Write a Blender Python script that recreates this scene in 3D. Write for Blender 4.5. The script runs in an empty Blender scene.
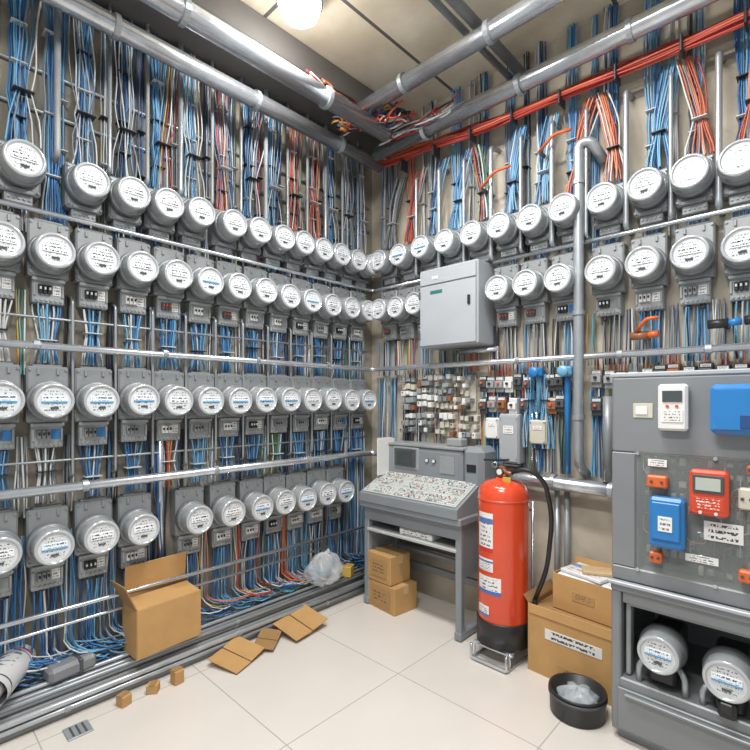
import bpy, math, random
from mathutils import Vector, Matrix
R=random.Random(7)
scene=bpy.context.scene
COL=scene.collection
try: scene.view_settings.view_transform='Standard'
except Exception: pass

# ---------------------------------------------------------------- materials
def newmat(name):
    m=bpy.data.materials.new(name); m.use_nodes=True
    nt=m.node_tree; b=nt.nodes['Principled BSDF']
    return m,nt,b
def mat(name,c,rough=.5,metal=0,var=.06,scale=8,coat=0,alpha=1,emit=0,trans=0,bump=0):
    m,nt,b=newmat(name)
    n=nt.nodes.new('ShaderNodeTexNoise'); n.inputs['Scale'].default_value=scale; n.inputs['Detail'].default_value=3
    tc=nt.nodes.new('ShaderNodeTexCoord'); nt.links.new(tc.outputs['Object'],n.inputs['Vector'])
    mx=nt.nodes.new('ShaderNodeMix'); mx.data_type='RGBA'
    mx.inputs[6].default_value=tuple(max(0,x*(1-var*2)) for x in c)+(1,)
    mx.inputs[7].default_value=tuple(min(1,x*(1+var*2)) for x in c)+(1,)
    nt.links.new(n.outputs['Fac'],mx.inputs[0]); nt.links.new(mx.outputs[2],b.inputs['Base Color'])
    b.inputs['Roughness'].default_value=rough; b.inputs['Metallic'].default_value=metal
    b.inputs['Coat Weight'].default_value=coat; b.inputs['Alpha'].default_value=alpha
    b.inputs['Transmission Weight'].default_value=trans
    if emit:
        b.inputs['Emission Color'].default_value=c+(1,); b.inputs['Emission Strength'].default_value=emit
    if bump:
        bp=nt.nodes.new('ShaderNodeBump'); bp.inputs['Strength'].default_value=bump; bp.inputs['Distance'].default_value=.01
        nt.links.new(n.outputs['Fac'],bp.inputs['Height']); nt.links.new(bp.outputs['Normal'],b.inputs['Normal'])
    return m
def textmat(name,base,ink,rows=6,cols=14,z=(.12,.88),x=(.12,.88),bands=(),ax=(0,2),rough=.35,coat=.3,thr=.5):
    """rows of small printing on a label (generated coordinates)"""
    m,nt,b=newmat(name); N=nt.nodes; L=nt.links
    tc=N.new('ShaderNodeTexCoord'); sp=N.new('ShaderNodeSeparateXYZ'); L.new(tc.outputs['Generated'],sp.inputs[0])
    oi=N.new('ShaderNodeObjectInfo')
    def M(op,a,bb=None):
        n=N.new('ShaderNodeMath'); n.operation=op
        for i,v in enumerate((a,bb)):
            if v is None: continue
            if isinstance(v,(int,float)): n.inputs[i].default_value=v
            else: L.new(v,n.inputs[i])
        return n.outputs[0]
    X=sp.outputs[ax[0]]; Z=sp.outputs[ax[1]]
    zr=M('MULTIPLY',Z,rows); fl=M('FLOOR',zr); fr=M('FRACT',zr)
    row=M('MULTIPLY',M('GREATER_THAN',fr,.28),M('LESS_THAN',fr,.78))
    cv=N.new('ShaderNodeCombineXYZ'); L.new(M('MULTIPLY',X,cols),cv.inputs[0])
    L.new(M('ADD',M('MULTIPLY',fl,7.31),M('MULTIPLY',fr,1.1)),cv.inputs[1]); L.new(M('MULTIPLY',oi.outputs['Random'],31),cv.inputs[2])
    nz=N.new('ShaderNodeTexNoise'); nz.inputs['Scale'].default_value=1.6; nz.inputs['Detail'].default_value=1; L.new(cv.outputs[0],nz.inputs['Vector'])
    inkf=M('MULTIPLY',row,M('GREATER_THAN',nz.outputs['Fac'],thr))
    for s,lo,hi in ((X,)+tuple(x),(Z,)+tuple(z)):
        inkf=M('MULTIPLY',inkf,M('MULTIPLY',M('GREATER_THAN',s,lo),M('LESS_THAN',s,hi)))
    col=None
    def mixc(f,a,c):
        mx=N.new('ShaderNodeMix'); mx.data_type='RGBA'; L.new(f,mx.inputs[0])
        if a is None: mx.inputs[6].default_value=base+(1,)
        else: L.new(a,mx.inputs[6])
        mx.inputs[7].default_value=c+(1,); return mx.outputs[2]
    for lo,hi,c in bands:
        col=mixc(M('MULTIPLY',M('GREATER_THAN',Z,lo),M('LESS_THAN',Z,hi)),col,c)
    col=mixc(inkf,col,ink)
    L.new(col,b.inputs['Base Color']); b.inputs['Roughness'].default_value=rough; b.inputs['Coat Weight'].default_value=coat
    return m

STEEL=mat('galvanised_steel',(.60,.63,.66),.24,.8,.12,14,bump=.05)
STEEL2=mat('conduit_grey',(.38,.41,.43),.36,.5,.10,12)
STEEL3=mat('bright_conduit',(.52,.55,.57),.26,.45,.08,12)
CASE=mat('meter_case_grey',(.265,.28,.285),.42,.2,.10,9)
CASE2=mat('terminal_grey',(.33,.35,.355),.45,.15,.1,12)
RING=mat('meter_ring',(.22,.235,.245),.36,.3,.06,20)
GLASSR=mat('meter_cover',(.36,.38,.39),.22,.2,.06,20,coat=.7)
LIP=mat('meter_lip',(.50,.525,.54),.14,.2,.05,20,coat=1)
DIAL=textmat('meter_dial',(.66,.685,.70),(.10,.11,.12),9,15,z=(.12,.9),x=(.2,.8),rough=.15,coat=1,thr=.55)
PLATE=textmat('meter_nameplate',(.84,.86,.88),(.02,.02,.04),2,12,z=(.08,.95),x=(.06,.94),rough=.2,coat=.8,thr=.49)
PLATEB=textmat('meter_nameplate_blue',(.80,.86,.9),(.05,.09,.2),2,12,z=(.3,.95),x=(.06,.94),bands=((0,.24,(.05,.33,.60)),),rough=.2,coat=.8,thr=.5)
STICK=textmat('sticker_small',(.8,.8,.78),(.1,.1,.12),3,10)
BLACK=mat('black_plastic',(.02,.02,.022),.4)
DARK=mat('dark_grey',(.07,.075,.08),.5)
WHITE=mat('white_plastic',(.74,.74,.72),.4,var=.03)
BEIGE=mat('beige_plastic',(.56,.53,.44),.5)
CONS=mat('console_grey',(.25,.275,.295),.42,.1,.06,6)
CONS2=mat('console_light',(.50,.515,.50),.4,.1,.05,6)
CABG=mat('cabinet_grey',(.235,.25,.26),.38,.2,.05,5)
CABL=mat('wall_cabinet_grey',(.42,.445,.47),.4,.15,.04,5)
BLUEP=mat('blue_paint',(.02,.19,.50),.35,coat=.3)
REDP=mat('red_plastic',(.70,.07,.02),.3,coat=.4)
ORP=mat('orange_plastic',(.66,.13,.03),.4)
EXT=mat('extinguisher_red',(.70,.068,.02),.22,0,.08,5,coat=.7)
CARD=mat('cardboard',(.50,.29,.11),.8,0,.08,10)
CARD2=mat('cardboard_dark',(.33,.19,.075),.85,0,.08,10)
CARDT=textmat('cardboard_printed',(.42,.25,.10),(.13,.07,.03),5,9,rough=.8,coat=0,z=(.2,.8),x=(.15,.85))
TAPE=mat('packing_tape',(.55,.40,.22),.3)
BRASS=mat('copper_brown',(.34,.14,.07),.4,.3)
SCREEN=mat('lcd_screen',(.06,.075,.075),.15,coat=.6)
LCD=mat('lcd_light',(.45,.50,.44),.2)
CLEAR=mat('clear_acrylic',(.42,.47,.45),.05,0,.02,5,alpha=.22)
BAGM=mat('clear_film',(.88,.91,.92),.15,0,.05,14,alpha=.34,bump=.6)
GL=mat('clear_glass',(.75,.85,.88),.05,0,.05,14,alpha=.35,coat=1)
LAMP=mat('lamp_diffuser',(1.,.98,.95),.4,emit=30)
BOARD=mat('board_ivory',(.50,.48,.41),.6)
WBL=mat('wire_blue',(.04,.17,.40),.34); WLB=mat('wire_light_blue',(.15,.38,.58),.34)
WRD=mat('wire_red',(.46,.05,.035),.36); WOR=mat('wire_orange',(.58,.18,.08),.38)
WWH=mat('wire_white',(.60,.62,.62),.4); WBK=mat('wire_black',(.02,.02,.025),.4)
WGR=mat('wire_grey',(.24,.265,.285),.4); WYL=mat('wire_yellow',(.55,.38,.07),.4)
WNV=mat('wire_navy',(.02,.07,.20),.4); WTL=mat('wire_green',(.05,.20,.08),.4)
WM=[WBL,WLB,WRD,WOR,WWH,WBK,WGR,WYL,WNV,WTL]
TIE=mat('cable_tie_white',(.55,.57,.57),.4)

# ---------------------------------------------------------------- mesh builder
class MB:
    def __init__(s): s.V=[];s.F=[];s.M=[];s.S=[]
    def add(s,vs,fs,m=0,smooth=False,T=None):
        o=len(s.V)
        if T is not None: vs=[T@Vector(v) for v in vs]
        s.V+= [tuple(v) for v in vs]
        for f in fs: s.F.append([i+o for i in f]); s.M.append(m); s.S.append(smooth)
        return s
    def box(s,c,d,b=.004,m=0,T=None):
        h=[x/2 for x in d]; b=min(b,min(h)*.45); vs=[];ix={}
        for sx in(-1,1):
            for sy in(-1,1):
                for sz in(-1,1):
                    sg=(sx,sy,sz)
                    for a in range(3):
                        ix[sg+(a,)]=len(vs)
                        vs.append(Vector([sg[k]*(h[k] if k==a else h[k]-b) for k in range(3)]))
        fs=[]
        for a in range(3):
            p,q=[k for k in range(3) if k!=a]
            for sa in(-1,1):
                f=[]
                for sp,sq in((-1,-1),(1,-1),(1,1),(-1,1)):
                    sg=[0]*3; sg[a]=sa;sg[p]=sp;sg[q]=sq; f.append(ix[tuple(sg)+(a,)])
                fs.append(f)
        for c_ in range(3):
            a,bb=[k for k in range(3) if k!=c_]
            for sa in(-1,1):
                for sb in(-1,1):
                    g1=[0]*3;g1[a]=sa;g1[bb]=sb;g1[c_]=-1;g2=list(g1);g2[c_]=1
                    fs.append([ix[tuple(g1)+(a,)],ix[tuple(g1)+(bb,)],ix[tuple(g2)+(bb,)],ix[tuple(g2)+(a,)]])
        for sx in(-1,1):
            for sy in(-1,1):
                for sz in(-1,1): fs.append([ix[(sx,sy,sz,a)] for a in range(3)])
        out=[]
        for f in fs:
            n=(vs[f[1]]-vs[f[0]]).cross(vs[f[2]]-vs[f[0]]); cc=sum((vs[i] for i in f),Vector())
            out.append(f if n.dot(cc)>0 else f[::-1])
        C=Vector(c)
        return s.add([v+C for v in vs],out,m,False,T)
    def tube(s,pts,r,n=8,m=0,cap=True,T=None):
        P=[Vector(p) for p in pts]; vs=[];fs=[]; up=None
        for i,p in enumerate(P):
            t=(P[min(i+1,len(P)-1)]-P[max(i-1,0)])
            if t.length<1e-9: t=Vector((0,0,1))
            t.normalize()
            if up is None:
                up=Vector((0,0,1)) if abs(t.z)<.9 else Vector((1,0,0))
            up=(up-t*up.dot(t))
            if up.length<1e-6: up=t.orthogonal()
            up.normalize(); w=t.cross(up)
            rr=r[i] if isinstance(r,(list,tuple)) else r
            for k in range(n):
                a=2*math.pi*k/n; vs.append(p+up*math.cos(a)*rr+w*math.sin(a)*rr)
        for i in range(len(P)-1):
            for k in range(n):
                k2=(k+1)%n; fs.append([i*n+k,i*n+k2,(i+1)*n+k2,(i+1)*n+k])
        s.add(vs,fs,m,True,T)
        if cap:
            o=len(s.V)-len(vs)
            s.F.append([o+k for k in range(n)][::-1]);s.M.append(m);s.S.append(False)
            s.F.append([o+(len(P)-1)*n+k for k in range(n)]);s.M.append(m);s.S.append(False)
        return s
    def cyl(s,a,b,r,n=16,m=0,T=None): return s.tube([a,b],r,n,m,True,T)
    def lathe(s,prof,n=32,m=0,T=None,a0=0,a1=2*math.pi,smooth=True):
        full=abs(a1-a0-2*math.pi)<1e-6; K=n if full else n+1; vs=[];idx=[];fs=[]
        for r,z in prof:
            if r<1e-6: idx.append([len(vs)]*K); vs.append((0,0,z))
            else:
                row=[]
                for k in range(K):
                    a=a0+(a1-a0)*k/n; row.append(len(vs)); vs.append((r*math.cos(a),r*math.sin(a),z))
                idx.append(row)
        for i in range(len(prof)-1):
            for k in range(n):
                k2=(k+1)%K if full else k+1
                f=[]
                for v in (idx[i][k],idx[i][k2],idx[i+1][k2],idx[i+1][k]):
                    if v not in f: f.append(v)
                if len(f)>2: fs.append(f)
        return s.add(vs,fs,m,smooth,T)
    def mesh(s,name,mats):
        me=bpy.data.meshes.new(name); me.from_pydata(s.V,[],s.F)
        for m in mats: me.materials.append(m)
        me.polygons.foreach_set('material_index',s.M); me.polygons.foreach_set('use_smooth',s.S)
        me.update(); return me
OUT=Matrix.Rotation(math.pi/2,4,'X')   # local z -> -y (out of the wall)
def tag(o,label=None,cat=None,group=None,kind=None):
    if label:o['label']=label
    if cat:o['category']=cat
    if group:o['group']=group
    if kind:o['kind']=kind
def obj(name,mb,mats,parent=None,loc=(0,0,0),rz=0,**k):
    me=mb.mesh(name,mats if isinstance(mats,(list,tuple)) else [mats])
    o=bpy.data.objects.new(name,me); COL.objects.link(o)
    o.location=loc; o.rotation_euler=(0,0,rz)
    if parent: o.parent=parent
    tag(o,**k); return o
def thing(name,parts,loc=(0,0,0),rz=0,**k):
    e=bpy.data.objects.new(name,None); e.empty_display_size=.05; COL.objects.link(e)
    e.location=loc; e.rotation_euler=(0,0,rz); tag(e,**k)
    for p in parts:
        o=obj(p[0],p[1],p[2],parent=e)
        if len(p)>3 and p[3]: o['label']=p[3]
    return e
def clone(e,loc,rz=0,label=None,swap=None):
    n=e.copy(); COL.objects.link(n); n.location=loc; n.rotation_euler=(0,0,rz)
    if label:n['label']=label
    for c in e.children:
        q=c.copy(); q.parent=n; COL.objects.link(q)
        if swap and c.name.split('.')[0] in swap:
            q.data=swap[c.name.split('.')[0]]
    return n
def ringpath(pts,rad,seg=6):
    P=[Vector(p) for p in pts]; out=[P[0]]
    for i in range(1,len(P)-1):
        a=(P[i-1]-P[i]); b=(P[i+1]-P[i]); r=min(rad,a.length*.45,b.length*.45)
        p0=P[i]+a.normalized()*r; p1=P[i]+b.normalized()*r
        for k in range(seg+1):
            t=k/seg; out.append(p0*(1-t)**2+P[i]*2*t*(1-t)+p1*t*t)
    out.append(P[-1]); return out

# ---------------------------------------------------------------- room
def wallmat(name,c0,c1):
    m,nt,b=newmat(name); N=nt.nodes;L=nt.links
    tc=N.new('ShaderNodeTexCoord'); n=N.new('ShaderNodeTexNoise'); n.inputs['Scale'].default_value=2.2; n.inputs['Detail'].default_value=6
    L.new(tc.outputs['Object'],n.inputs['Vector']); r=N.new('ShaderNodeValToRGB')
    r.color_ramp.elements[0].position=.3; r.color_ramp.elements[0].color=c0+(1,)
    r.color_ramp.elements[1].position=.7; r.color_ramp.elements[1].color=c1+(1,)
    L.new(n.outputs['Fac'],r.inputs[0]); L.new(r.outputs[0],b.inputs['Base Color']); b.inputs['Roughness'].default_value=.85
    return m
def floormat():
    m,nt,b=newmat('floor_tiles'); N=nt.nodes;L=nt.links
    tc=N.new('ShaderNodeTexCoord'); mp=N.new('ShaderNodeMapping')
    mp.inputs['Location'].default_value=(-1.117+.8*5,1.69+.74*6,0)
    L.new(tc.outputs['Object'],mp.inputs[0])
    br=N.new('ShaderNodeTexBrick'); br.offset=0; br.squash=1
    for k,v in (('Scale',1),('Mortar Size',.003),('Mortar Smooth',.1),('Bias',0),('Brick Width',.8),('Row Height',.74)): br.inputs[k].default_value=v
    br.inputs['Color1'].default_value=(.70,.655,.60,1); br.inputs['Color2'].default_value=(.72,.675,.62,1); br.inputs['Mortar'].default_value=(.44,.41,.37,1)
    L.new(mp.outputs[0],br.inputs['Vector'])
    n=N.new('ShaderNodeTexNoise'); n.inputs['Scale'].default_value=3; n.inputs['Detail'].default_value=5; L.new(tc.outputs['Object'],n.inputs['Vector'])
    mx=N.new('ShaderNodeMix'); mx.data_type='RGBA'; mx.blend_type='MULTIPLY'; mx.inputs[0].default_value=.12
    L.new(br.outputs['Color'],mx.inputs[6]); L.new(n.outputs['Fac'],mx.inputs[7]); L.new(mx.outputs[2],b.inputs['Base Color'])
    b.inputs['Roughness'].default_value=.2
    return m
def ceilmat():
    m,nt,b=newmat('ceiling_panels'); N=nt.nodes;L=nt.links
    tc=N.new('ShaderNodeTexCoord'); mp=N.new('ShaderNodeMapping'); mp.inputs['Location'].default_value=(-.85+8.8,.35+8,0); L.new(tc.outputs['Object'],mp.inputs[0])
    br=N.new('ShaderNodeTexBrick'); br.offset=0
    for k,v in (('Scale',1),('Mortar Size',.012),('Brick Width',1.1),('Row Height',1.0)): br.inputs[k].default_value=v
    br.inputs['Color1'].default_value=(.94,.86,.69,1); br.inputs['Color2'].default_value=(.86,.78,.62,1); br.inputs['Mortar'].default_value=(.14,.13,.12,1)
    L.new(mp.outputs[0],br.inputs['Vector'])
    n=N.new('ShaderNodeTexNoise'); n.inputs['Scale'].default_value=2.6; n.inputs['Detail'].default_value=6; L.new(tc.outputs['Object'],n.inputs['Vector'])
    r=N.new('ShaderNodeValToRGB'); r.color_ramp.elements[0].position=.35; r.color_ramp.elements[0].color=(.72,.67,.60,1); r.color_ramp.elements[1].position=.6; r.color_ramp.elements[1].color=(1,1,1,1)
    L.new(n.outputs['Fac'],r.inputs[0])
    mx=N.new('ShaderNodeMix'); mx.data_type='RGBA'; mx.blend_type='MULTIPLY'; mx.inputs[0].default_value=.8
    L.new(br.outputs['Color'],mx.inputs[6]); L.new(r.outputs[0],mx.inputs[7])
    L.new(mx.outputs[2],b.inputs['Base Color']); b.inputs['Roughness'].default_value=.8
    return m
ST=dict(kind='structure')
obj('floor',MB().box((2,-2,-.05),(4.4,4.4,.1),0),floormat(),**ST)
obj('wall_left',MB().box((-.05,-2,1.87),(.1,4.2,3.76),0),wallmat('shaded_plaster',(.14,.125,.10),(.40,.36,.29)),**ST)  # plaster colour darkened to paint the shade between the cables
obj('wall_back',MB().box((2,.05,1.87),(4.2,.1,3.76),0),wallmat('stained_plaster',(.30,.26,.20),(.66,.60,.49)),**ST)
obj('ceiling',MB().box((2,-2,3.80),(4.4,4.4,.1),0),ceilmat(),**ST)
obj('trim_1',MB().box((.106,-2,.05),(.21,4,.1),.006),mat('curb_grey',(.26,.27,.27),.6),**ST)
obj('trim_2',MB().box((.22,-2,3.66),(.43,4,.18),.006),mat('beam_shade_dark',(.14,.13,.12),.7),**ST)  # beam; its dark colour also paints the shadowed ceiling on this side

# ---------------------------------------------------------------- meters
def face_parts(s=.95):
    def S(p): return [(r*s,z) for r,z in p]
    ring=MB().lathe(S([(.086,.09),(.099,.095),(.101,.128),(.097,.140),(.092,.141)]),36,0,OUT)
    cov=MB().lathe(S([(.092,.12),(.091,.178),(.089,.202),(.085,.214)]),36,0,OUT).lathe(S([(.085,.214),(.079,.220),(.074,.219),(.0695,.210)]),36,1,OUT)
    dial=MB().lathe(S([(.070,.210),(.0,.211)]),36,0,OUT,smooth=False)
    pl=MB().box((0,-.213,.006),(.108*s,.004,.034*s),.001)
    seal=MB().box((0,-.213,-.036*s),(.034*s,.004,.010*s),.001)
    return ring,cov,dial,pl,seal
def fpl():
    ring,cov,dial,pl,seal=face_parts()
    return [('collar_ring',ring,[RING]),('glass_cover',cov,[GLASSR,LIP]),('dial_face',dial,[DIAL]),('nameplate',pl,[PLATE]),('display',seal,[SCREEN])],pl
fp,pl=fpl()
baseA=MB().box((0,-.045,-.005),(.168,.088,.225),.010)
baseA.box((0,-.094,-.108),(.11,.012,.02),.003)
for sx in(-1,1):
    for z in(-.1,.09): baseA.cyl((sx*.072,-.088,z),(sx*.072,-.096,z),.006,8)
termA=MB().box((0,-.040,-.14),(.11,.075,.05),.006)
for i in range(5): termA.cyl((-.042+i*.021,-.077,-.14),(-.042+i*.021,-.084,-.14),.006,8)
GRP='round electricity meters on the walls'
mA=thing('electricity_meter',[('mounting_base',baseA,[CASE]),('terminal_cover',termA,[CASE2])]+fp,
  loc=(.0,-2.46,2.585),rz=math.pi/2,label='round glass-covered electricity meter on compact grey wall base under cable bundles',cat='electricity meter',group=GRP)
fp,pl=fpl()
baseB=MB().box((0,-.045,.030),(.172,.088,.272),.008)
baseB.box((0,-.050,.168),(.12,.06,.012),.003)
for sx in(-1,1):
    baseB.cyl((sx*.074,-.088,.15),(sx*.074,-.096,.15),.006,8); baseB.cyl((sx*.074,-.088,-.09),(sx*.074,-.096,-.09),.006,8)
    baseB.box((sx*.04,-.093,.14),(.012,.008,.03),.002)
    baseB.box((sx*.078,-.092,-.02),(.006,.01,.10),.002)
termB=MB().box((0,-.038,-.168),(.132,.072,.122),.005); termB.box((0,-.080,-.116),(.138,.02,.018),.004)
for i in range(6): termB.cyl((-.05+i*.02,-.072,-.212),(-.05+i*.02,-.082,-.212),.0065,8)
for i in range(2): termB.box((-.058+i*.116,-.078,-.165),(.010,.01,.06),.002)
brk=MB()
for i in range(3): brk.box((-.036+i*.019,-.082,-.163),(.016,.022,.042),.002).box((-.036+i*.019,-.096,-.160),(.008,.010,.014),.002,1)
stk=MB().box((.034,-.0755,-.163),(.036,.003,.048),.0005)
g1=MB().cyl((-.03,-.04,-.228),(-.03,-.04,-.252),.012,10); g2=MB().cyl((.03,-.04,-.228),(.03,-.04,-.252),.012,10)
mB=thing('electricity_meter',[('mounting_box',baseB,[CASE]),('terminal_block',termB,[CASE2]),('breaker_switch',brk,[WHITE,BLACK]),('sticker',stk,[STICK]),
  ('cable_gland',g1,[DARK]),('cable_gland',g2,[DARK])]+fp,
  loc=(.0,-2.54,2.2),rz=math.pi/2,label='round glass-covered electricity meter on tall grey box with terminal block',cat='electricity meter',group=GRP)
bluepl=pl.mesh('nameplate_blue',[PLATEB])
darkbrk=brk.mesh('breaker_dark',[DARK,REDP]); stb=stk.mesh('sticker_blue',[BLUEP]); brkg=brk.mesh('breaker_grey',[CASE,BLACK]); brkd=brk.mesh('breaker_black',[BLACK,WHITE]); stg=stk.mesh('sticker_grey',[CASE])
LW=math.pi/2
def swaps():
    s={}
    if R.random()<.3: s['nameplate']=bluepl
    q=R.random()
    if q<.12: s['breaker_switch']=darkbrk
    elif q<.45: s['breaker_switch']=brkg
    elif q<.75: s['breaker_switch']=brkd
    q=R.random()
    if q<.08: s['sticker']=stb
    elif q<.4: s['sticker']=stg
    return s
def j(a): return R.uniform(-a,a)
row1L=[-2.46,-2.19,-1.995,-1.81,-1.625,-1.42,-1.232,-1.05,-.878,-.705,-.535,-.365,-.20]
row2L=[-2.54,-2.345,-2.145]+[-2.54+.1895*i+.022 for i in range(3,13)]
row4L=[-2.55,-2.345,-2.15,-1.945,-1.64,-1.43,-1.22,-1.04,-.86,-.675,-.49]
rowR=[2.53,2.335,2.14,1.935,1.715,1.515,1.31,1.11,.895,.68,.47,.27]
for y in row1L[1:]: clone(mA,(0,y+j(.004),2.585+j(.008)),LW,swap=swaps())
for y in row2L[1:]: clone(mB,(0,y+j(.003),2.2+j(.006)),LW,swap=swaps())
for y in row2L: clone(mB,(0,y+j(.003),1.5+j(.006)),LW,swap=swaps())
for y in row4L: clone(mB,(0,y+j(.003),.815+j(.006)),LW,swap=swaps())
for x in rowR: clone(mA,(x+j(.004),0,2.605+j(.008)),0,swap=swaps())
for x in [2.54,2.335,2.13,1.925,1.69,1.49,1.30]: clone(mB,(x,0,2.21+j(.006)),0,swap=swaps())
for x in [.27,.448,.626]: clone(mB,(x,0,2.21+j(.006)),0,swap=swaps())

# ---------------------------------------------------------------- cable bundles
PAL={'blue':[0]*6+[1]*5+[4,6,8],'lblue':[1]*6+[0]*3+[4]*2,'red':[2]*4+[3]*5+[5,6,4],'orange':[3]*6+[2]*3+[4,6],
 'mix':[0,1,2,3,4,5,6,7,4,6,8,6,9],'white':[4]*5+[6]*4+[0],'grey':[6]*4+[5]*2+[4]*2+[8],'dark':[5]*4+[8]*3+[6]*3+[0,9],'bw':[0,0,1,1,4,4,5,8,6]}
LAB={'blue':'bundle of blue electrical wires strapped to the wall','lblue':'bundle of light blue electrical wires on the wall','red':'bundle of red and orange wires above meters',
 'orange':'bundle of orange and red wires above meters','mix':'mixed bundle of coloured electrical wires on the wall','white':'bundle of white and grey wires on the wall',
 'grey':'bundle of grey wires on the wall','dark':'bundle of black and navy wires on the wall','bw':'bundle of blue, white and black wires on the wall'}
def bundle(wall,u,zt,zb,n,pal,spread=.05,oc=.045,ties=(),du=0,wig=.006,r=.0038,seg=12,tail=None,fan=0,flat=.026):
    mb=MB()
    def W3(a,o,z): return (o,a,z) if wall=='L' else (a,-o,z)
    for i in range(n):
        off=((i+.5)/n*2-1)*spread+j(spread*.10); oo=oc+j(flat); p1=R.uniform(0,6); p2=R.uniform(0,6); f=R.uniform(3,7)
        pts=[]
        for k in range(seg+1):
            t=k/seg; z=zt+(zb-zt)*t
            pr=1.0+fan*t*t
            for tz in ties: pr=min(pr,.58+min(1,abs(z-tz)/.14)*(.42+fan*t*t))
            w=wig*(math.sin(f*z+p1)+.4*math.sin(2.7*f*z+p2))
            a=u+du*(1-t)**2+off*pr+w*pr
            o=max(.008,oc+(oo-oc)*pr+.006*math.sin(f*z*.8+p2)*pr)
            pts.append(W3(a,o,z))
        if tail:
            ln=tail*(.5+R.random()); s0=pts[-1]; hh=R.uniform(.04,.12); q=5
            for k in range(1,q+1):
                t=k/q; aa=(s0[1] if wall=='L' else s0[0])+ln*t**1.8; o=min(.18,(s0[0] if wall=='L' else -s0[1])+.08*math.sin(t*2.2)*R.uniform(.7,1.2))
                pts.append(W3(aa,o,zb-hh*math.sin(t*math.pi*.5)))
        mb.tube(pts,r*R.uniform(.8,1.25),5,R.choice(PAL[pal]),False)
    o=obj('cable_bundle',mb,WM,label=LAB[pal],cat='cable bundle',group='cable bundles')
    for tz in ties:
        t=MB(); w=spread*.60+.008
        c=u+du*((tz-zb)/(zt-zb))**2
        if wall=='L': t.box((oc,c,tz),(.066,2*w,.005),.002)
        else: t.box((c,-oc,tz),(2*w,.066,.005),.002)
        obj('cable_tie',t,TIE if R.random()<.55 else WBK,parent=o)
    return o
palsL=['blue','blue','bw','blue','lblue','red','bw','blue','red','mix','blue','mix','blue']
for i,y in enumerate(row1L):
    p=palsL[i]
    bundle('L',y,3.74,2.69,15,p,.040,ties=(3.32+j(.06),3.05+j(.05),2.83+j(.03)),wig=.006,fan=.3,r=.0040,flat=.020,du=j(.02))
    bundle('L',y-.088,3.74,2.36,6,R.choice(['mix','grey','bw','dark','red' if i in(4,5,7,8) else 'bw']),.024,oc=.022,ties=(3.0,2.75),wig=.005,r=.0036,flat=.01)
    bundle('L',y+.01,3.45,2.70,6,R.choice(['white','red' if i in(5,8,9) else 'bw','mix','white']),.055,oc=.080,ties=(2.95,),du=j(.09),wig=.012,r=.0032,fan=.3,flat=.012)
bundle('L',-2.325,3.74,2.36,16,'blue',.045,ties=(3.3,2.9,2.6),wig=.005)
for i,y in enumerate(row1L): bundle('L',y,2.42,2.30,8,R.choice(['blue','bw','grey']),.045,oc=.05,seg=4)
for i,y in enumerate(row2L):
    for (zt,zb,tz) in ((1.965,1.68,1.82),(1.265,1.0,1.13)):
        bundle('L',y,zt,zb,13,R.choice(['bw','blue','dark','blue','white','lblue','mix','grey']),.052,oc=.045,seg=8,ties=(tz+j(.03),),wig=.008)
        bundle('L',y+.095,zt+.06,zb-.06,7,R.choice(['dark','grey','mix','white']),.022,oc=.03,seg=8,wig=.006,r=.0036)
for i,y in enumerate(row4L):
    bundle('L',y,.575,.27,13,R.choice(['lblue','bw','blue','lblue','red' if i>5 else 'bw']),.05,oc=.05,seg=7,wig=.012,tail=.20)
    bundle('L',y+.09,.85,.30,9,R.choice(['red','mix','grey','lblue','dark']),.026,oc=.05,seg=10,wig=.010,tail=.22,r=.0036)
for y in (-.33,-.25,-.17,-1.80): bundle('L',y,1.24,.25,9,'bw',.035,seg=14,wig=.008,tail=.1)
palR=['orange','red','blue','orange','red','blue','lblue','mix','blue','bw','red','grey']
for i,x in enumerate(rowR):
    bundle('R',x,3.74,2.72,11,R.choice(['blue','lblue','bw','blue']) if i<8 else palR[i],.036,ties=(3.05,2.86),wig=.006,fan=.4,r=.0040,flat=.018)
    bundle('R',x+.035,3.24,2.72,11,palR[i],.042,oc=.09,ties=(2.90,),du=R.choice([-.08,.06,.11]),wig=.008,r=.0042,fan=.4,flat=.014)
    if i%2: bundle('R',x-.1,3.74,2.36,6,R.choice(['mix','grey','white','bw']),.020,oc=.03,ties=(3.0,),wig=.005,r=.0036,flat=.01)
for x in rowR[:7]:
    bundle('R',x,2.43,2.36,8,'blue',.045,oc=.05,seg=4)
    bundle('R',x,1.975,1.70,11,R.choice(['blue','bw','grey','mix']),.05,oc=.045,seg=8,wig=.008)
    bundle('R',x-.1,2.0,1.70,6,R.choice(['grey','mix','dark']),.024,oc=.04,seg=8,r=.0036)
for x in (.2,.34,.48,.62): bundle('R',x,1.97,1.70,11,R.choice(['blue','bw','mix']),.05,seg=8)
for x in (.16,.27): bundle('R',x,1.68,.35,10,'bw',.045,seg=14)
for x in (.76,.9,1.04,1.2): bundle('R',x,1.86,1.70,9,R.choice(['mix','red','bw']),.05,seg=6)

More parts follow.
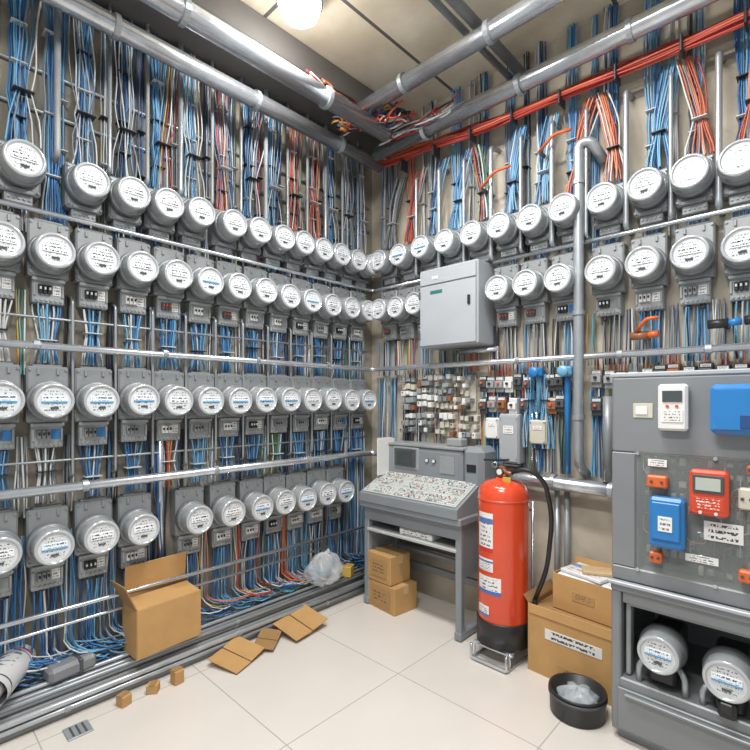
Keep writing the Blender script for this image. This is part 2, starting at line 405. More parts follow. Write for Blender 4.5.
def trunk(name,pts,n,sp,pal,r,label):
    mb=MB(); Q=[Vector(p) for p in pts]; N=40
    def at(t):
        L=len(Q)-1; f=t*L; i=min(int(f),L-1); return Q[i].lerp(Q[i+1],f-i)
    for k in range(n):
        oy=R.uniform(-1,1)*sp; oz=R.uniform(-1,1)*sp; p=R.uniform(0,6); f=R.uniform(6,14)
        mb.tube([at(t/N)+Vector((0,oy+.006*math.sin(f*t/N*3+p),oz+.008*math.sin(f*t/N*2+p))) for t in range(N+1)],r,6,R.choice(PAL[pal]),True)
    return obj(name,mb,WM,label=label,cat='cable bundle',group='cable bundles')
PAL['redonly']=[2,2,2,2,2,2,3]
tr=trunk('cable_bundle',[(.2,-.17,3.36),(1.4,-.17,3.27),(3.4,-.17,3.22)],13,.020,'redonly',.006,'thick bundle of red cables running along the wall below the ceiling')
for x in (.5,.8,1.1,1.4,1.7,2.0,2.3,2.55):
    t=MB(); t.box((x,-.17,3.275 if x<1.6 else 3.25),(.012,.085,.085),.003); obj('cable_tie',t,WBK,parent=tr)
trunk('cable_bundle',[(.25,-.08,3.46),(1.4,-.06,3.37),(3.4,-.06,3.33)],6,.012,'redonly',.0055,'thin red cables running high along the wall')
def tangle(n,c,e,ln,label,cols):
    mb=MB()
    for k in range(n):
        ph=[R.uniform(0,6) for _ in range(6)]; fr=[R.uniform(1.2,3.6) for _ in range(3)]; am=R.uniform(.5,1); q0=Vector((j(e[0]*.3),j(e[1]*.3),j(e[2]*.3)))
        d=Vector(ln); pts=[]
        for t in range(19):
            q=t/18
            pts.append(Vector(c)+d*(q-.5)+q0+Vector((e[0]*am*math.sin(fr[0]*q*3+ph[0]),e[1]*am*math.sin(fr[1]*q*3+ph[1]),e[2]*am*math.sin(fr[2]*q*3+ph[2]))))
        mb.tube(pts,R.uniform(.0045,.007),6,R.choice(cols),True)
    return obj('cable_bundle',mb,WM,label=label,cat='cable bundle',group='cable bundles')
tangle(36,(.56,-.58,3.42),(.075,.075,.055),(.36,.22,0),'loose tangle of red, orange and brown cables wrapped around ceiling pipes',[2,2,3,7,4,5,5,6,6,5,3,0])
tangle(8,(.53,-.84,3.47),(.03,.07,.03),(-.04,.44,-.04),'loose coloured cables lying along ceiling pipe',[2,3,5,6,6,4])
tangle(10,(.80,-.36,3.40),(.08,.03,.03),(.5,.06,.03),'loose red and grey cables lying along ceiling pipe',[2,2,4,5,6])

# ---------------------------------------------------------------- pipes
def pipe(pts,r,label,rad=.08,clamps=(),name='conduit_pipe',m=STEEL,n=16,group='wall conduits'):
    o=obj(name,MB().tube(ringpath(pts,rad),r,n),[m],label=label,cat='pipe',group=group)
    for p,ax in clamps:
        T=Matrix.Translation(p)@{'x':Matrix.Rotation(math.pi/2,4,'Y'),'y':Matrix.Rotation(math.pi/2,4,'X'),'z':Matrix()}[ax]
        c=MB().lathe([(r,-.013),(r*1.16+.002,-.013),(r*1.16+.002,.013),(r,.013)],16,0,T,smooth=False)
        obj('pipe_clamp',c,[STEEL2],parent=o)
    return o
S1='galvanised steel conduit running horizontally between meter rows'
pipe([(.115,-3.6,1.76),(.115,-.115,1.75),(3.6,-.115,1.75)],.0185,S1,clamps=[((.115,y,1.76),'y') for y in(-2.4,-1.8,-1.2,-.6)]+[((x,-.115,1.75),'x') for x in(.7,1.4,2.0,2.4)])
pipe([(.125,-3.6,1.07),(.125,-.125,1.07),(.3,-.125,1.07)],.024,S1,clamps=[((.125,y,1.07),'y') for y in(-2.2,-1.5,-.8)])
pipe([(.10,-3.6,2.40),(.10,-.10,2.40),(.66,-.10,2.40)],.012,S1,rad=.06)
pipe([(1.22,-.10,2.41),(3.6,-.10,2.41)],.013,S1,rad=.06)
pipe([(.10,-3.6,.47),(.10,-.12,.47)],.012,S1)
pipe([(.115,-3.6,.40),(.115,-.6,.40)],.008,S1)
for z in (3.12,2.92): pipe([(.012,-3.6,z),(.012,-.05,z)],.010,'thin steel support rail fixed behind cable bundles',m=STEEL2,n=8)
for z in (1.9,1.2): pipe([(.060,-3.6,z),(.060,-.1,z)],.006,'thin steel support rail in front of wires',m=STEEL2,n=8)
k=0
for (x,z,r) in [(.03,.113,.012),(.062,.114,.013),(.094,.112,.011),(.124,.113,.012),(.154,.112,.011),(.186,.116,.015),(.078,.138,.011),(.139,.137,.011),(.172,.140,.012),(.228,.082,.015),(.226,.048,.013),(.208,.142,.010),(.155,.163,.011)]:
    k+=1
    pipe([(x,-3.6,z),(x,-.30 if k<10 else -.2,z)],r,'thin grey steel conduit running low along the curb',group='floor level conduits',m=STEEL3 if k%3 else STEEL2,n=12,clamps=[((x,y,z),'y') for y in((-2.3,-.7) if k%2 else (-1.4,))])
G='ceiling pipes'
pipe([(.25,-3.9,3.36),(.25,-.16,3.36)],.050,'large galvanised steel pipe under ceiling along the meter wall',name='ceiling_pipe',n=24,group=G,clamps=[((.25,y,3.36),'y') for y in(-2.1,-1.3,-.6)])
pipe([(.57,-3.9,3.375),(.57,-.45,3.375)],.055,'large galvanised steel pipe hanging under ceiling',name='ceiling_pipe',n=24,group=G,clamps=[((.57,y,3.375),'y') for y in(-1.9,-1.0)])
pipe([(.32,-.29,3.38),(3.9,-.29,3.36)],.05,'large galvanised steel pipe under ceiling crossing the corner',name='ceiling_pipe',n=24,group=G,clamps=[((x,-.29,3.37),'x') for x in(.8,1.5,2.1)])
pipe([(.42,-.64,3.48),(3.9,-.64,3.49)],.05,'large galvanised steel pipe crossing above other ceiling pipes',name='ceiling_pipe',n=24,group=G,clamps=[((x,-.64,3.485),'x') for x in(.9,1.5)])
pipe([(1.31,-3.9,3.62),(1.31,-.03,3.62)],.02,'thin dark pipe fixed under ceiling panels',name='ceiling_pipe',m=STEEL2,group=G)
pipe([(1.40,-3.9,3.60),(1.40,-.03,3.60)],.03,'thin grey pipe fixed under ceiling panels',name='ceiling_pipe',m=CASE,group=G)
pipe([(.08,-3.9,3.50),(.08,-.4,3.50)],.02,'thin grey pipe high on meter wall',name='ceiling_pipe',m=STEEL2,group=G)
pipe([(1.90,-.06,2.86),(1.85,-.13,2.97),(1.786,-.14,2.97),(1.786,-.14,1.13),(1.786,-.02,1.06)],.028,'stout vertical grey pipe with curved top on wall',rad=.07,name='vertical_pipe',m=STEEL2,group='vertical pipes',
  clamps=[((1.786,-.14,z),'z') for z in(2.75,2.0,1.4)])
pipe([(.05,-1.80,.12),(.05,-1.80,1.62)],.019,'vertical steel conduit between meters',name='vertical_pipe',group='vertical pipes',rad=.03)
for i in range(12):
    a,b_=row1L[i],row1L[i+1]; u=(a+b_)/2+.012
    pipe([(.105,u,3.74),(.105,u,2.70),(.004,u,2.66)],.010 if i%3 else .015,'thin vertical grey conduit between cable bundles',name='vertical_pipe',m=STEEL2 if i%2 else CASE2,group='vertical pipes',rad=.02,n=10)
for i in range(1,12):
    u=(row2L[i]+row2L[i+1])/2
    pipe([(.004,u+.004,2.02),(.075,u+.004,2.0),(.075,u+.004,1.12),(.004,u+.004,1.10)],.007,'thin vertical grey conduit between meters',name='vertical_pipe',m=STEEL2,group='vertical pipes',n=8,rad=.02)
for i,u in enumerate((2.44,2.24,2.03,1.82,1.62,1.42,1.21,1.0,.79,.58)): pipe([(u,-.003,3.19),(u,-.12,3.17),(u,-.12,2.44),(u,-.003,2.43)],.011 if i%2 else .015,'thin vertical grey conduit on wall',name='vertical_pipe',m=STEEL2,group='vertical pipes',rad=.02,n=10)
pipe([(1.34,-.07,1.0),(1.42,-.09,1.0),(2.3,-.09,.99)],.042,'stout horizontal steel pipe low on wall',rad=.04,clamps=[((1.62,-.09,1.0),'x'),((1.95,-.09,.995),'x')])
pipe([(1.93,-.09,1.04),(1.93,-.09,1.52)],.028,'short vertical grey pipe joining horizontal pipe',name='vertical_pipe',m=CABG,group='vertical pipes')
pipe([(1.70,-.05,1.66),(1.70,-.08,1.64),(1.70,-.08,1.06)],.018,'blue vertical water pipe with valve',name='vertical_pipe',m=BLUEP,group='vertical pipes',rad=.02)
pipe([(1.52,-.05,1.66),(1.52,-.08,1.64),(1.52,-.08,1.42)],.014,'blue vertical water pipe with valve',name='vertical_pipe',m=WLB,group='vertical pipes',rad=.02)
pipe([(.30,-.09,.80),(1.26,-.09,.80)],.02,'steel conduit low on wall behind console')
pipe([(1.30,-.10,.30),(1.62,-.10,.30)],.015,'thin conduit low on wall')
for x,zt,m_ in ((1.62,.95,STEEL2),(1.30,1.0,STEEL2),(1.36,.95,CASE2),(1.68,.95,CASE)): pipe([(x,-.04,.02),(x,-.04,zt)],.017,'vertical grey conduit to floor',name='vertical_pipe',m=m_,group='vertical pipes')
for x in (1.46,1.49): pipe([(x,-.04,1.04),(x,-.04,1.5)],.011,'thin vertical grey conduit on wall',name='vertical_pipe',m=STEEL,group='vertical pipes')
def lever(p,q,lab='orange lever handle on wall conduit'):
    pts=ringpath([p,((p[0]+q[0])/2,p[1]-.03,(p[2]+q[2])/2+.03),q],.03); b=MB().cyl((p[0],0,p[2]),(p[0],p[1],p[2]),.012,10)
    thing('wall_lever',[('lever_handle',MB().tube(pts,.009,8),[ORP]),('pivot',b,[DARK])],label=lab,cat='lever',group='wall levers')
lever((1.16,-.16,2.90),(1.38,-.18,2.97)); lever((1.56,-.16,3.0),(1.76,-.18,3.05))
lever((2.09,-.16,1.86),(2.2,-.18,1.92),'rust-coloured lever handle below meters')
def valve(x,z,m,lab):
    b=MB().box((x,-.09,z),(.07,.07,.06),.012).cyl((x,-.02,z),(x,-.07,z),.02,12).cyl((x,-.09,z),(x,-.15,z),.012,10)
    h=MB().lathe([(.0,.15),(.03,.15),(.034,.158),(.03,.166),(0,.166)],16,0,Matrix.Translation((x,0,z))@OUT)
    thing('pipe_valve',[('valve_body',b,[m]),('hand_wheel',h,[m])],label=lab,cat='valve',group='blue valves')
valve(1.52,1.67,BLUEP,'blue plastic valve on wall pipe'); valve(1.70,1.67,WLB,'light blue plastic valve on wall pipe')
def plug(x,z,m1,m2,lab):
    a=MB().cyl((x-.06,-.14,z),(x+.02,-.14,z),.022,14).cyl((x,-.0,z),(x,-.14,z),.014,10)
    b=MB().cyl((x+.02,-.14,z),(x+.07,-.14,z+.004),.018,14)
    thing('cable_connector',[('connector_body',a,[m1]),('connector_cap',b,[m2])],label=lab,cat='connector',group='cable connectors')
plug(2.46,1.865,BLACK,BLUEP,'black and blue industrial connector on the wall'); plug(2.60,1.87,BLACK,REDP,'black and red industrial connector on the wall')
plug(2.12,1.84,BRASS,ORP,'rust-brown connector below meters')

# ---------------------------------------------------------------- wall cabinet
cx=.945; body=MB().box((cx,-.118,2.145),(.475,.235,.55),.008)
door=MB().box((cx,-.242,2.09),(.455,.014,.42),.006); top=MB().box((cx,-.242,2.358),(.455,.014,.10),.006)
hnd=MB().box((1.125,-.255,2.16),(.018,.014,.06),.004)
lbl=MB().box((.86,-.2505,2.25),(.10,.003,.022),.0005); lbl2=MB().box((.85,-.2505,2.35),(.05,.003,.02),.0005)
h1=MB().box((.715,-.247,2.24),(.016,.02,.05),.003);h2=MB().box((.715,-.247,1.95),(.016,.02,.05),.003)
thing('wall_cabinet',[('body',body,[CABL]),('door',door,[CABL]),('top_panel',top,[CABL]),('handle',hnd,[BLACK]),('display_plate',lbl,[mat('teal_display',(.03,.16,.16),.2)]),('nameplate',lbl2,[STICK]),('hinge',h1,[DARK]),('hinge',h2,[DARK])],
  label='light grey metal cabinet with closed door mounted on the wall',cat='cabinet')
pipe([(.90,-.06,1.84),(1.24,-.06,1.84)],.018,'short grey conduit under wall cabinet')

# ---------------------------------------------------------------- relay boards, breakers, junction boxes
def relay(x,z,w,h,seed):
    rr=random.Random(seed); pl=MB().box((x,-.012,z),(w,.022,h),.003)
    P=[('backplate',pl,[rr.choice([BOARD,CASE2,BEIGE])])]
    nc=max(2,int(w/.036)); nr=max(2,int(h/.05))
    for b in range(nr):
        d=rr.uniform(.035,.08); m_=rr.choice([WHITE,BEIGE,BEIGE,CASE2,CASE,CASE2])
        for a in range(nc):
            if rr.random()<.15: continue
            px=x-w/2+(a+.5)*w/nc; pz=z-h/2+(b+.5)*h/nr+rr.uniform(-.006,.006); dd=d*rr.uniform(.8,1.15)
            P.append(('relay_module',MB().box((px,-.023-dd/2,pz),(w/nc*rr.uniform(.6,.85),dd,h/nr*rr.uniform(.5,.8)),.003),[m_ if rr.random()<.7 else rr.choice([DARK,BRASS,WHITE,BEIGE])]))
            if rr.random()<.2: P.append(('indicator',MB().box((px,-.026-dd,pz+.008),(.010,.006,.010),.002),[rr.choice([REDP,BLACK,BLACK])]))
    thing('relay_board',P,label='relay board with white, beige and dark modules and red indicators',cat='relay board',group='relay boards')
for i,(x,z,w,h) in enumerate([(.46,1.55,.14,.26),(.62,1.57,.14,.25),(.79,1.56,.15,.26),(.96,1.55,.15,.26),(.62,1.33,.14,.16),(.80,1.32,.17,.18),(1.0,1.31,.15,.17),(.45,1.32,.12,.16)]): relay(x,z,w,h,i)
for x in (.47,.63,.8,.97): bundle('R',x,1.735,1.66,10,R.choice(['red','mix','bw']),.05,seg=4,oc=.03)
for x in (.42,.55,.72,.9,1.1,1.2): bundle('R',x,1.46,.95,11,R.choice(['mix','dark','grey','bw']),.055,seg=8,oc=.015,wig=.008)
b=MB().box((0,-.035,0),(.055,.068,.105),.004).box((0,-.078,0),(.055,.02,.045),.003)
l=MB().box((0,-.095,.006),(.016,.018,.016),.003); s=MB().box((0,-.071,.038),(.045,.003,.016),.0005)
br0=thing('circuit_breaker',[('body',b,[DARK]),('switch_lever',l,[ORP]),('sticker',s,[STICK])],loc=(1.12,0,1.61),label='small dark circuit breaker with wires on the wall',cat='circuit breaker',group='small breakers')
bw=b.mesh('body_white',[WHITE]); bg=b.mesh('body_grey',[CASE2]); bt=b.mesh('body_brown',[BRASS]); lvb=l.mesh('lever_black',[BLACK])
bl=[x for x in br0.children if x.name.startswith('body')][0].data; lvo=[x for x in br0.children if x.name.startswith('switch')][0].data
slots=[(x,1.61) for x in (1.18,1.245,1.31,1.375,1.44,1.59,1.645,1.86,1.93,1.99,2.05,2.12,2.18,2.24,2.31,2.38,2.45,2.52,2.59)]+[(x,1.47) for x in (1.12,1.19,1.26,1.34,1.42,1.60,1.65,1.86)]
for x,z in slots:
    clone(br0,(x,0,z+j(.014)+(.02 if x>2.05 else 0)),0,swap={'body':R.choice([bw,bg,bl,bg,bt,bl,bg]),'switch_lever':R.choice([lvb,lvb,lvo])},label='small circuit breaker with wires on the wall')
    bundle('R',x,z+.125,z+.05,5,R.choice(['red','mix','orange','bw']),.022,seg=3,oc=.04)
for x in (1.14,1.22,1.30,1.40,1.48,1.58,1.66,1.85): bundle('R',x,1.56,1.05,10,R.choice(['lblue','blue','dark','bw','grey']),.038,seg=8,oc=.022,wig=.008)
for x in (1.45,1.56): bundle('R',x,1.66,1.20,14,'lblue',.035,seg=8,oc=.06,wig=.012,ties=(1.5,),fan=.4)
def jbox(x,z,w,h,d,m,lab):
    b=MB().box((x,-d/2,z),(w,d,h),.006); c=MB().box((x,-d-.005,z),(w*.92,.01,h*.92),.003)
    P=[('body',b,[m]),('cover',c,[m])]
    for a in(-1,1):
        for q in(-1,1): P.append(('screw',MB().cyl((x+a*w*.4,-d-.01,z+q*h*.4),(x+a*w*.4,-d-.014,z+q*h*.4),.005,8),[STEEL2]))
        P.append(('cable_gland',MB().cyl((x+a*w*.2,-d/2,z-h/2),(x+a*w*.2,-d/2,z-h/2-.04),.013,10),[DARK]))
    P.append(('sticker',MB().box((x,-d-.0115,z+h*.18),(w*.5,.003,h*.16),.0005),[STICK]))
    thing('junction_box',P,label=lab,cat='junction box',group='junction boxes')
jbox(1.33,1.25,.14,.32,.10,CABL,'grey rectangular junction box on the wall'); jbox(1.52,1.30,.11,.15,.09,BEIGE,'small beige junction box on the wall')
jbox(1.19,1.31,.10,.14,.07,WHITE,'small white junction box on the wall')

# ---------------------------------------------------------------- control console
P=[]
x0,x1=.34,1.18
def sidepanel(x):
    return MB().box((x,-.41,.37),(.045,.045,.74),.006).box((x,-.10,.37),(.045,.045,.74),.006).box((x,-.26,.03),(.05,.36,.05),.006).box((x,-.26,.56),(.03,.32,.36),.004)
P.append(('leg',sidepanel(x0+.02),[CONS])); P.append(('leg',sidepanel(x1-.02),[CONS]))
P.append(('drawer_front',MB().box((.76,-.422,.675),(.78,.02,.10),.006).box((.76,-.436,.71),(.60,.014,.012),.003),[CONS]))
P.append(('shelf',MB().box((.76,-.27,.555),(.78,.34,.02),.004),[CONS2]))
P.append(('cavity_shade_panel',MB().box((.76,-.075,.56),(.78,.015,.36),.003),[DARK]))  # dark sheet added to paint the shade in the leg space
P.append(('crossbar',MB().box((.76,-.10,.25),(.78,.03,.05),.005).box((.76,-.10,.36),(.78,.02,.03),.005),[CONS]))
P.append(('desk_top',MB().box((.76,-.26,.745),(.88,.42,.05),.008),[CONS]))
def wedge(xa,xb,ya,yb,zb,za,zc):
    V=[(xa,ya,zb),(xb,ya,zb),(xb,yb,zb),(xa,yb,zb),(xa,ya,za),(xb,ya,za),(xb,yb,zc),(xa,yb,zc)]
    return MB().add(V,[(0,3,2,1),(4,5,6,7),(0,1,5,4),(1,2,6,5),(2,3,7,6),(3,0,4,7)])
ya,yb,za,zc=-.48,-.20,.825,.955
P.append(('control_deck',wedge(.335,1.185,ya,yb,.765,za,zc),[CONS]))
slope=math.atan2(zc-za,yb-ya)
D=Matrix.Translation((.76,(ya+yb)/2,(za+zc)/2+.002))@Matrix.Rotation(slope,4,'X')
P.append(('control_panel',MB().box((0,0,.003),(.81,.275,.008),.003,0,D),[CONS2]))
P.append(('housing',MB().box((.71,-.12,1.02),(.68,.19,.28),.012).box((.71,-.213,1.02),(.64,.012,.23),.004),[CONS]))
P.append(('end_housing',MB().box((1.13,-.125,1.035),(.16,.21,.31),.035),[CONS]))
P.append(('housing_cap',MB().box((.71,-.12,1.168),(.70,.21,.02),.006),[CASE2]))
P.append(('screen_hood',MB().box((.56,-.20,1.07),(.25,.05,.17),.010),[CASE2]))
con=thing('control_console',P,label='grey steel control console desk with sloped button panel against the wall',cat='control console')
bm=MB().box((0,0,0),(.009,.008,.012),.002)
cols=[bm.mesh('button',[x]) for x in (WHITE,WHITE,BEIGE,CASE,BEIGE,CASE2,WHITE,WHITE,DARK)]
cnt=0; extra=MB()
for a in range(50):
    for b_ in range(15):
        if a in(16,17,34) or b_ in (5,10): continue
        X_=-.384+a*.0157; Y_=-.122+b_*.0174
        if (a*3+b_)%6==0 and cnt<98:
            o=bpy.data.objects.new('button',R.choice(cols)); COL.objects.link(o); o.parent=con
            o.matrix_local=D@Matrix.Translation((X_,Y_,.011)); cnt+=1
        else: extra.box((X_,Y_,.010),(.0095,.0085,.007),.002,R.choice([0,4,2,1,3] if R.random()<.12 else [0,2,4,4,4,2]),D)
o=obj('button_field',extra,[BEIGE,DARK,CASE2,REDP,WHITE],parent=con); o['kind']='stuff'
obj('screen',MB().box((.56,-.229,1.075),(.20,.012,.13),.004,0).box((.56,-.236,1.075),(.15,.004,.095),.001,1),[DARK,SCREEN],parent=con)
for xx in (.76,.82):
    obj('dial_gauge',MB().cyl((xx,-.218,1.07),(xx,-.228,1.07),.016,16,0).cyl((xx,-.228,1.07),(xx,-.230,1.07),.012,16,1),[DARK,WHITE],parent=con)
obj('vent',MB().box((1.13,-.232,1.05),(.07,.006,.05),.001),[BLACK],parent=con)
obj('access_plate',MB().box((.93,-.221,1.05),(.12,.006,.12),.002),[CASE2],parent=con)
thing('document_holder',[('holder',MB().box((.35,-.22,1.03),(.05,.13,.36),.004),[BEIGE]),('paper',MB().box((.385,-.245,1.07),(.010,.19,.27),.001),[WHITE])],label='beige document holder with white paper standing beside console',cat='document holder')
obj('control_box',MB().box((.95,-.13,1.205),(.12,.09,.055),.008),CASE2,label='small grey metal box on top of control console',cat='box')
obj('paper_stack',MB().box((.80,-.30,.590),(.28,.22,.048),.006),STICK,label='white paper stack lying on console shelf',cat='papers')

# ---------------------------------------------------------------- fire extinguisher
def rad(a): return math.radians(a)
tank=MB().lathe([(0,.13),(.10,.13),(.138,.15),(.145,.2),(.145,.93),(.142,.968),(.130,1.0),(.105,1.022),(.07,1.034),(.045,1.038),(.038,1.05),(0,1.05)],40)
weld=MB().lathe([(.1455,.922),(.1485,.925),(.1485,.931),(.1455,.934)],40)
skirt=MB().lathe([(.146,.10),(.152,.10),(.152,.235),(.149,.242),(.146,.24)],40,0)
neck=MB().cyl((0,0,1.05),(0,0,1.10),.026,16).cyl((-.0,0,1.080),(.07,-.03,1.080),.012,10).lathe([(.03,1.055),(.036,1.058),(.036,1.068),(.03,1.071)],8,0).box((0,0,1.105),(.04,.034,.03),.005)
hl=MB().box((.03,0,1.12),(.15,.03,.014),.004).box((.035,0,1.148),(.16,.026,.012),.004,0,Matrix.Rotation(rad(-4),4,'Y'))
pin=MB().lathe([(.014,-.002),(.018,-.002),(.018,.002),(.014,.002)],14,0,Matrix.Translation((-.045,-.02,1.12))@Matrix.Rotation(math.pi/2,4,'X'))
gau=MB().cyl((0,-.026,1.085),(0,-.045,1.085),.02,16,0).cyl((0,-.045,1.085),(0,-.047,1.085),.017,16,1)
hose=MB().tube(ringpath([(.05,-.02,1.08),(.16,-.02,1.12),(.24,.03,1.05),(.27,.06,.85),(.24,.06,.55),(.18,.02,.36)],.09,8),.013,10)
noz=MB().lathe([(.012,0),(.016,.02),(.022,.12),(.02,.13),(0,.13)],14,0,Matrix.Translation((.18,.02,.38))@Matrix.Rotation(rad(165),4,'Y'))
fr=MB()
for sx in(-1,1):
    fr.tube(ringpath([(sx*.11,-.17,.10),(sx*.11,-.17,.012),(sx*.11,.15,.012),(sx*.11,.155,.9)],.03),.008,8)
    for yy in(-.13,.11): fr.cyl((sx*.11,yy,.012),(sx*.11,yy,.10),.007,8)
fr.box((0,-.12,.085),(.25,.02,.012),.002).box((0,.1,.085),(.25,.02,.012),.002).box((0,.15,.85),(.22,.012,.02),.002).box((0,0,.091),(.24,.24,.008),.002).box((0,-.17,.02),(.22,.012,.02),.002)
P=[('tank',tank,[EXT]),('weld_ring',weld,[EXT]),('skirt',skirt,[BLACK]),('valve',neck,[BRASS]),('handle',hl,[BLACK]),('safety_pin',pin,[STEEL]),('pressure_gauge',gau,[DARK,WHITE]),('hose',hose,[BLACK],'black rubber hose'),('nozzle',noz,[BLACK]),('floor_stand',fr,[STEEL])]
L1=textmat('ext_label_upper',(.80,.80,.78),(.15,.15,.2),9,8,bands=((.72,.86,(.08,.2,.5)),(.0,.10,(.6,.03,.02))))
L2=textmat('ext_label_lower',(.80,.80,.78),(.1,.1,.12),5,10,bands=((.0,.22,(.05,.15,.45)),))
for z0_,z1_,a1_,lm in ((.64,.86,-84,L1),(.52,.60,-84,L1),(.40,.50,-66,L2),(.27,.33,-94,L2)):
    P.append(('label',MB().lathe([(.1462,z0_),(.1462,z1_)],12,0,None,rad(-128),rad(a1_)),[lm],'white instruction label'))
P.append(('safety_tag',MB().box((.05,-.05,1.045),(.05,.004,.03),.001),[WYL]))
thing('fire_extinguisher',P,loc=(1.44,-.38,-.003),label='large red fire extinguisher with black hose on low steel floor stand',cat='fire extinguisher')

# ---------------------------------------------------------------- cardboard boxes
def carton(name,c,d,rz,label,m=CARD,front=None,open_=False,tape=True,extra=(),flaps=()):
    w,dp,h=d; P=[]
    if open_:
        t=.006
        b=MB().box((0,-dp/2,h/2),(w,t,h),.001).box((0,dp/2,h/2),(w,t,h),.001).box((-w/2,0,h/2),(t,dp,h),.001).box((w/2,0,h/2),(t,dp,h),.001).box((0,0,.004),(w,dp,t),.001)
        P.append(('body',b,[m]))
        for sd,an,ln in flaps:
            if isinstance(sd,str):
                sg=1 if sd=='r' else -1
                T=Matrix.Translation((sg*w/2,0,h))@Matrix.Rotation(rad(an)*-1,4,'Y')
                P.append(('flap',MB().box((0,0,ln/2),(t,dp*.98,ln),.001,0,T),[CARD2]))
            else:
                T=Matrix.Translation((0,sd*dp/2,h))@Matrix.Rotation(rad(an),4,'X')
                P.append(('flap',MB().box((0,0,ln/2),(w*.98,t,ln),.001,0,T),[m]))
    else:
        P.append(('body',MB().box((0,0,h/2),(w,dp,h),.004),[m]))
        if tape: P.append(('tape',MB().box((0,0,h+.001),(w*1.001,.045,.0025),.0005).box((w/2+.001,0,h-.03),(.002,.045,.06),.0005).box((-w/2-.001,0,h-.03),(.002,.045,.06),.0005),[TAPE]))
    if front:
        P.append(('label',MB().box((front[0],-dp/2-.004,h/2+front[1]),(front[2],.003,front[3]),.0005),[front[4]]))
    P+=list(extra)
    return thing(name,P,loc=c,rz=rz,label=label,cat='box',group='cardboard boxes')
carton('cardboard_box',(.52,-.33,0),(.30,.22,.19),rad(-6),'brown printed cardboard box on floor under console',front=(0,0,.2,.12,CARDT))
carton('cardboard_box',(.50,-.34,.195),(.24,.20,.20),rad(-4),'brown cardboard box stacked under console',front=(0,0,.16,.12,CARDT))
BL=textmat('box_label',(.72,.72,.70),(.05,.05,.06),2,14,thr=.45)
carton('cardboard_box',(1.85,-.26,0),(.46,.33,.37),rad(-3),'large brown cardboard box with white label strip on floor',open_=True,front=(.02,.05,.30,.055,BL),
   extra=[('label',MB().box((.05,-.170,.07),(.22,.003,.05),.0005),[CARDT]),('liner',MB().box((0,0,.34),(.44,.31,.02),.004),[CARD2])],flaps=((-1,174,.05),('l',40,.05)))
carton('cardboard_box',(1.90,-.23,.355),(.34,.24,.19),rad(-6),'smaller cardboard box with packets on larger box',
   open_=True,front=(0,0,.12,.05,CARDT),flaps=((1,-15,.04),))
PK=textmat('packet_print',(.75,.78,.8),(.6,.1,.05),5,8,bands=((.55,.8,(.1,.35,.6)),),ax=(0,1))
obj('paper_packet',MB().box((0,0,.092),(.31,.21,.18),.006),PK,loc=(1.90,-.23,.363),rz=rad(-6),label='white and blue printed packet filling small box',cat='packet')
obj('paper_packet',MB().box((0,0,.010),(.24,.17,.018),.003),PK,loc=(1.88,-.24,.547),rz=-.25,label='thin white and blue packet on top of printed packet',cat='packet')
obj('paper_packet',MB().box((0,0,.010),(.15,.10,.018),.003),TAPE,loc=(1.92,-.24,.567),rz=.4,label='small tan packet on top of printed packets',cat='packet')
# plain box by the meters: tall rear flap leaning up, near side flap folded out
carton('cardboard_box',(.175,-1.835,.172),(.35,.17,.25),LW+rad(4),'large plain brown cardboard box with tall raised flap beside meters',open_=True,
   flaps=((1,5,.19),('l',24,.15),(-1,-83,.15)),extra=[('inner_flap',MB().box((.02,0,.235),(.30,.15,.005),.001),[CARD2])])
def flat(loc,w,d,rx,ry,rz,label,m=CARD):
    o=obj('flattened_cardboard',MB().box((0,-d*.26,0),(w,d*.5,.006),.001,0).box((0,d*.26,.003),(w,d*.5,.006),.001,0,Matrix.Rotation(rad(7),4,'X')),[m],loc=loc,label=label,cat='cardboard',group='flattened cardboard pieces')
    o.rotation_euler=(rx,ry,rz); return o
flat((.355,-1.49,.03),.21,.24,rad(2),rad(9),rad(20),'flattened brown cardboard sheet lying on floor')
flat((.34,-1.02,.05),.22,.28,rad(2),rad(12),rad(8),'folded brown cardboard sheet lying by the curb')
flat((.335,-1.27,.03),.13,.19,rad(2),rad(6),rad(40),'small torn piece of cardboard on floor',CARD2)
for (x,y,r_,s) in [(.31,-2.08,.3,1.15),(.31,-1.94,.9,1),(.32,-1.82,.1,1.6)]:
    obj('small_cardboard_box',MB().box((0,0,.022*s),(.055,.05,.044*s),.003).box((0,0,.045*s),(.03,.052,.003),.0008,1),[CARD,CARD2],loc=(x,y,0),rz=r_,label='tiny brown cardboard box on floor beside curb',cat='box',group='tiny cardboard boxes')
obj('orange_carton',MB().box((0,0,.04),(.13,.09,.08),.004).box((0,0,.083),(.10,.06,.008),.002,1),[WYL,CARD],loc=(.13,-.44,.150),rz=.5,label='small yellow-orange carton on conduits near corner',cat='box')
def blob(nu,nv,rx,ry,rz_,zc,k1=.10,k2=.07):
    vs=[];fs=[]
    for a in range(nv+1):
        th=math.pi*a/nv
        for b_ in range(nu):
            ph=2*math.pi*b_/nu; r_=1+k1*math.sin(5*ph+3*th)+k2*math.sin(9*ph-4*th)+.5*k2*math.sin(13*ph+7*th); z=math.cos(th)
            vs.append((rx*r_*math.sin(th)*math.cos(ph),ry*r_*math.sin(th)*math.sin(ph),rz_*z*(1.15 if z>0 else .85)*(1+k1*math.sin(6*ph))+zc))
    for a in range(nv):
        for b_ in range(nu): fs.append((a*nu+b_,(a+1)*nu+b_,(a+1)*nu+(b_+1)%nu,a*nu+(b_+1)%nu))
    return MB().add(vs,fs,0,True)
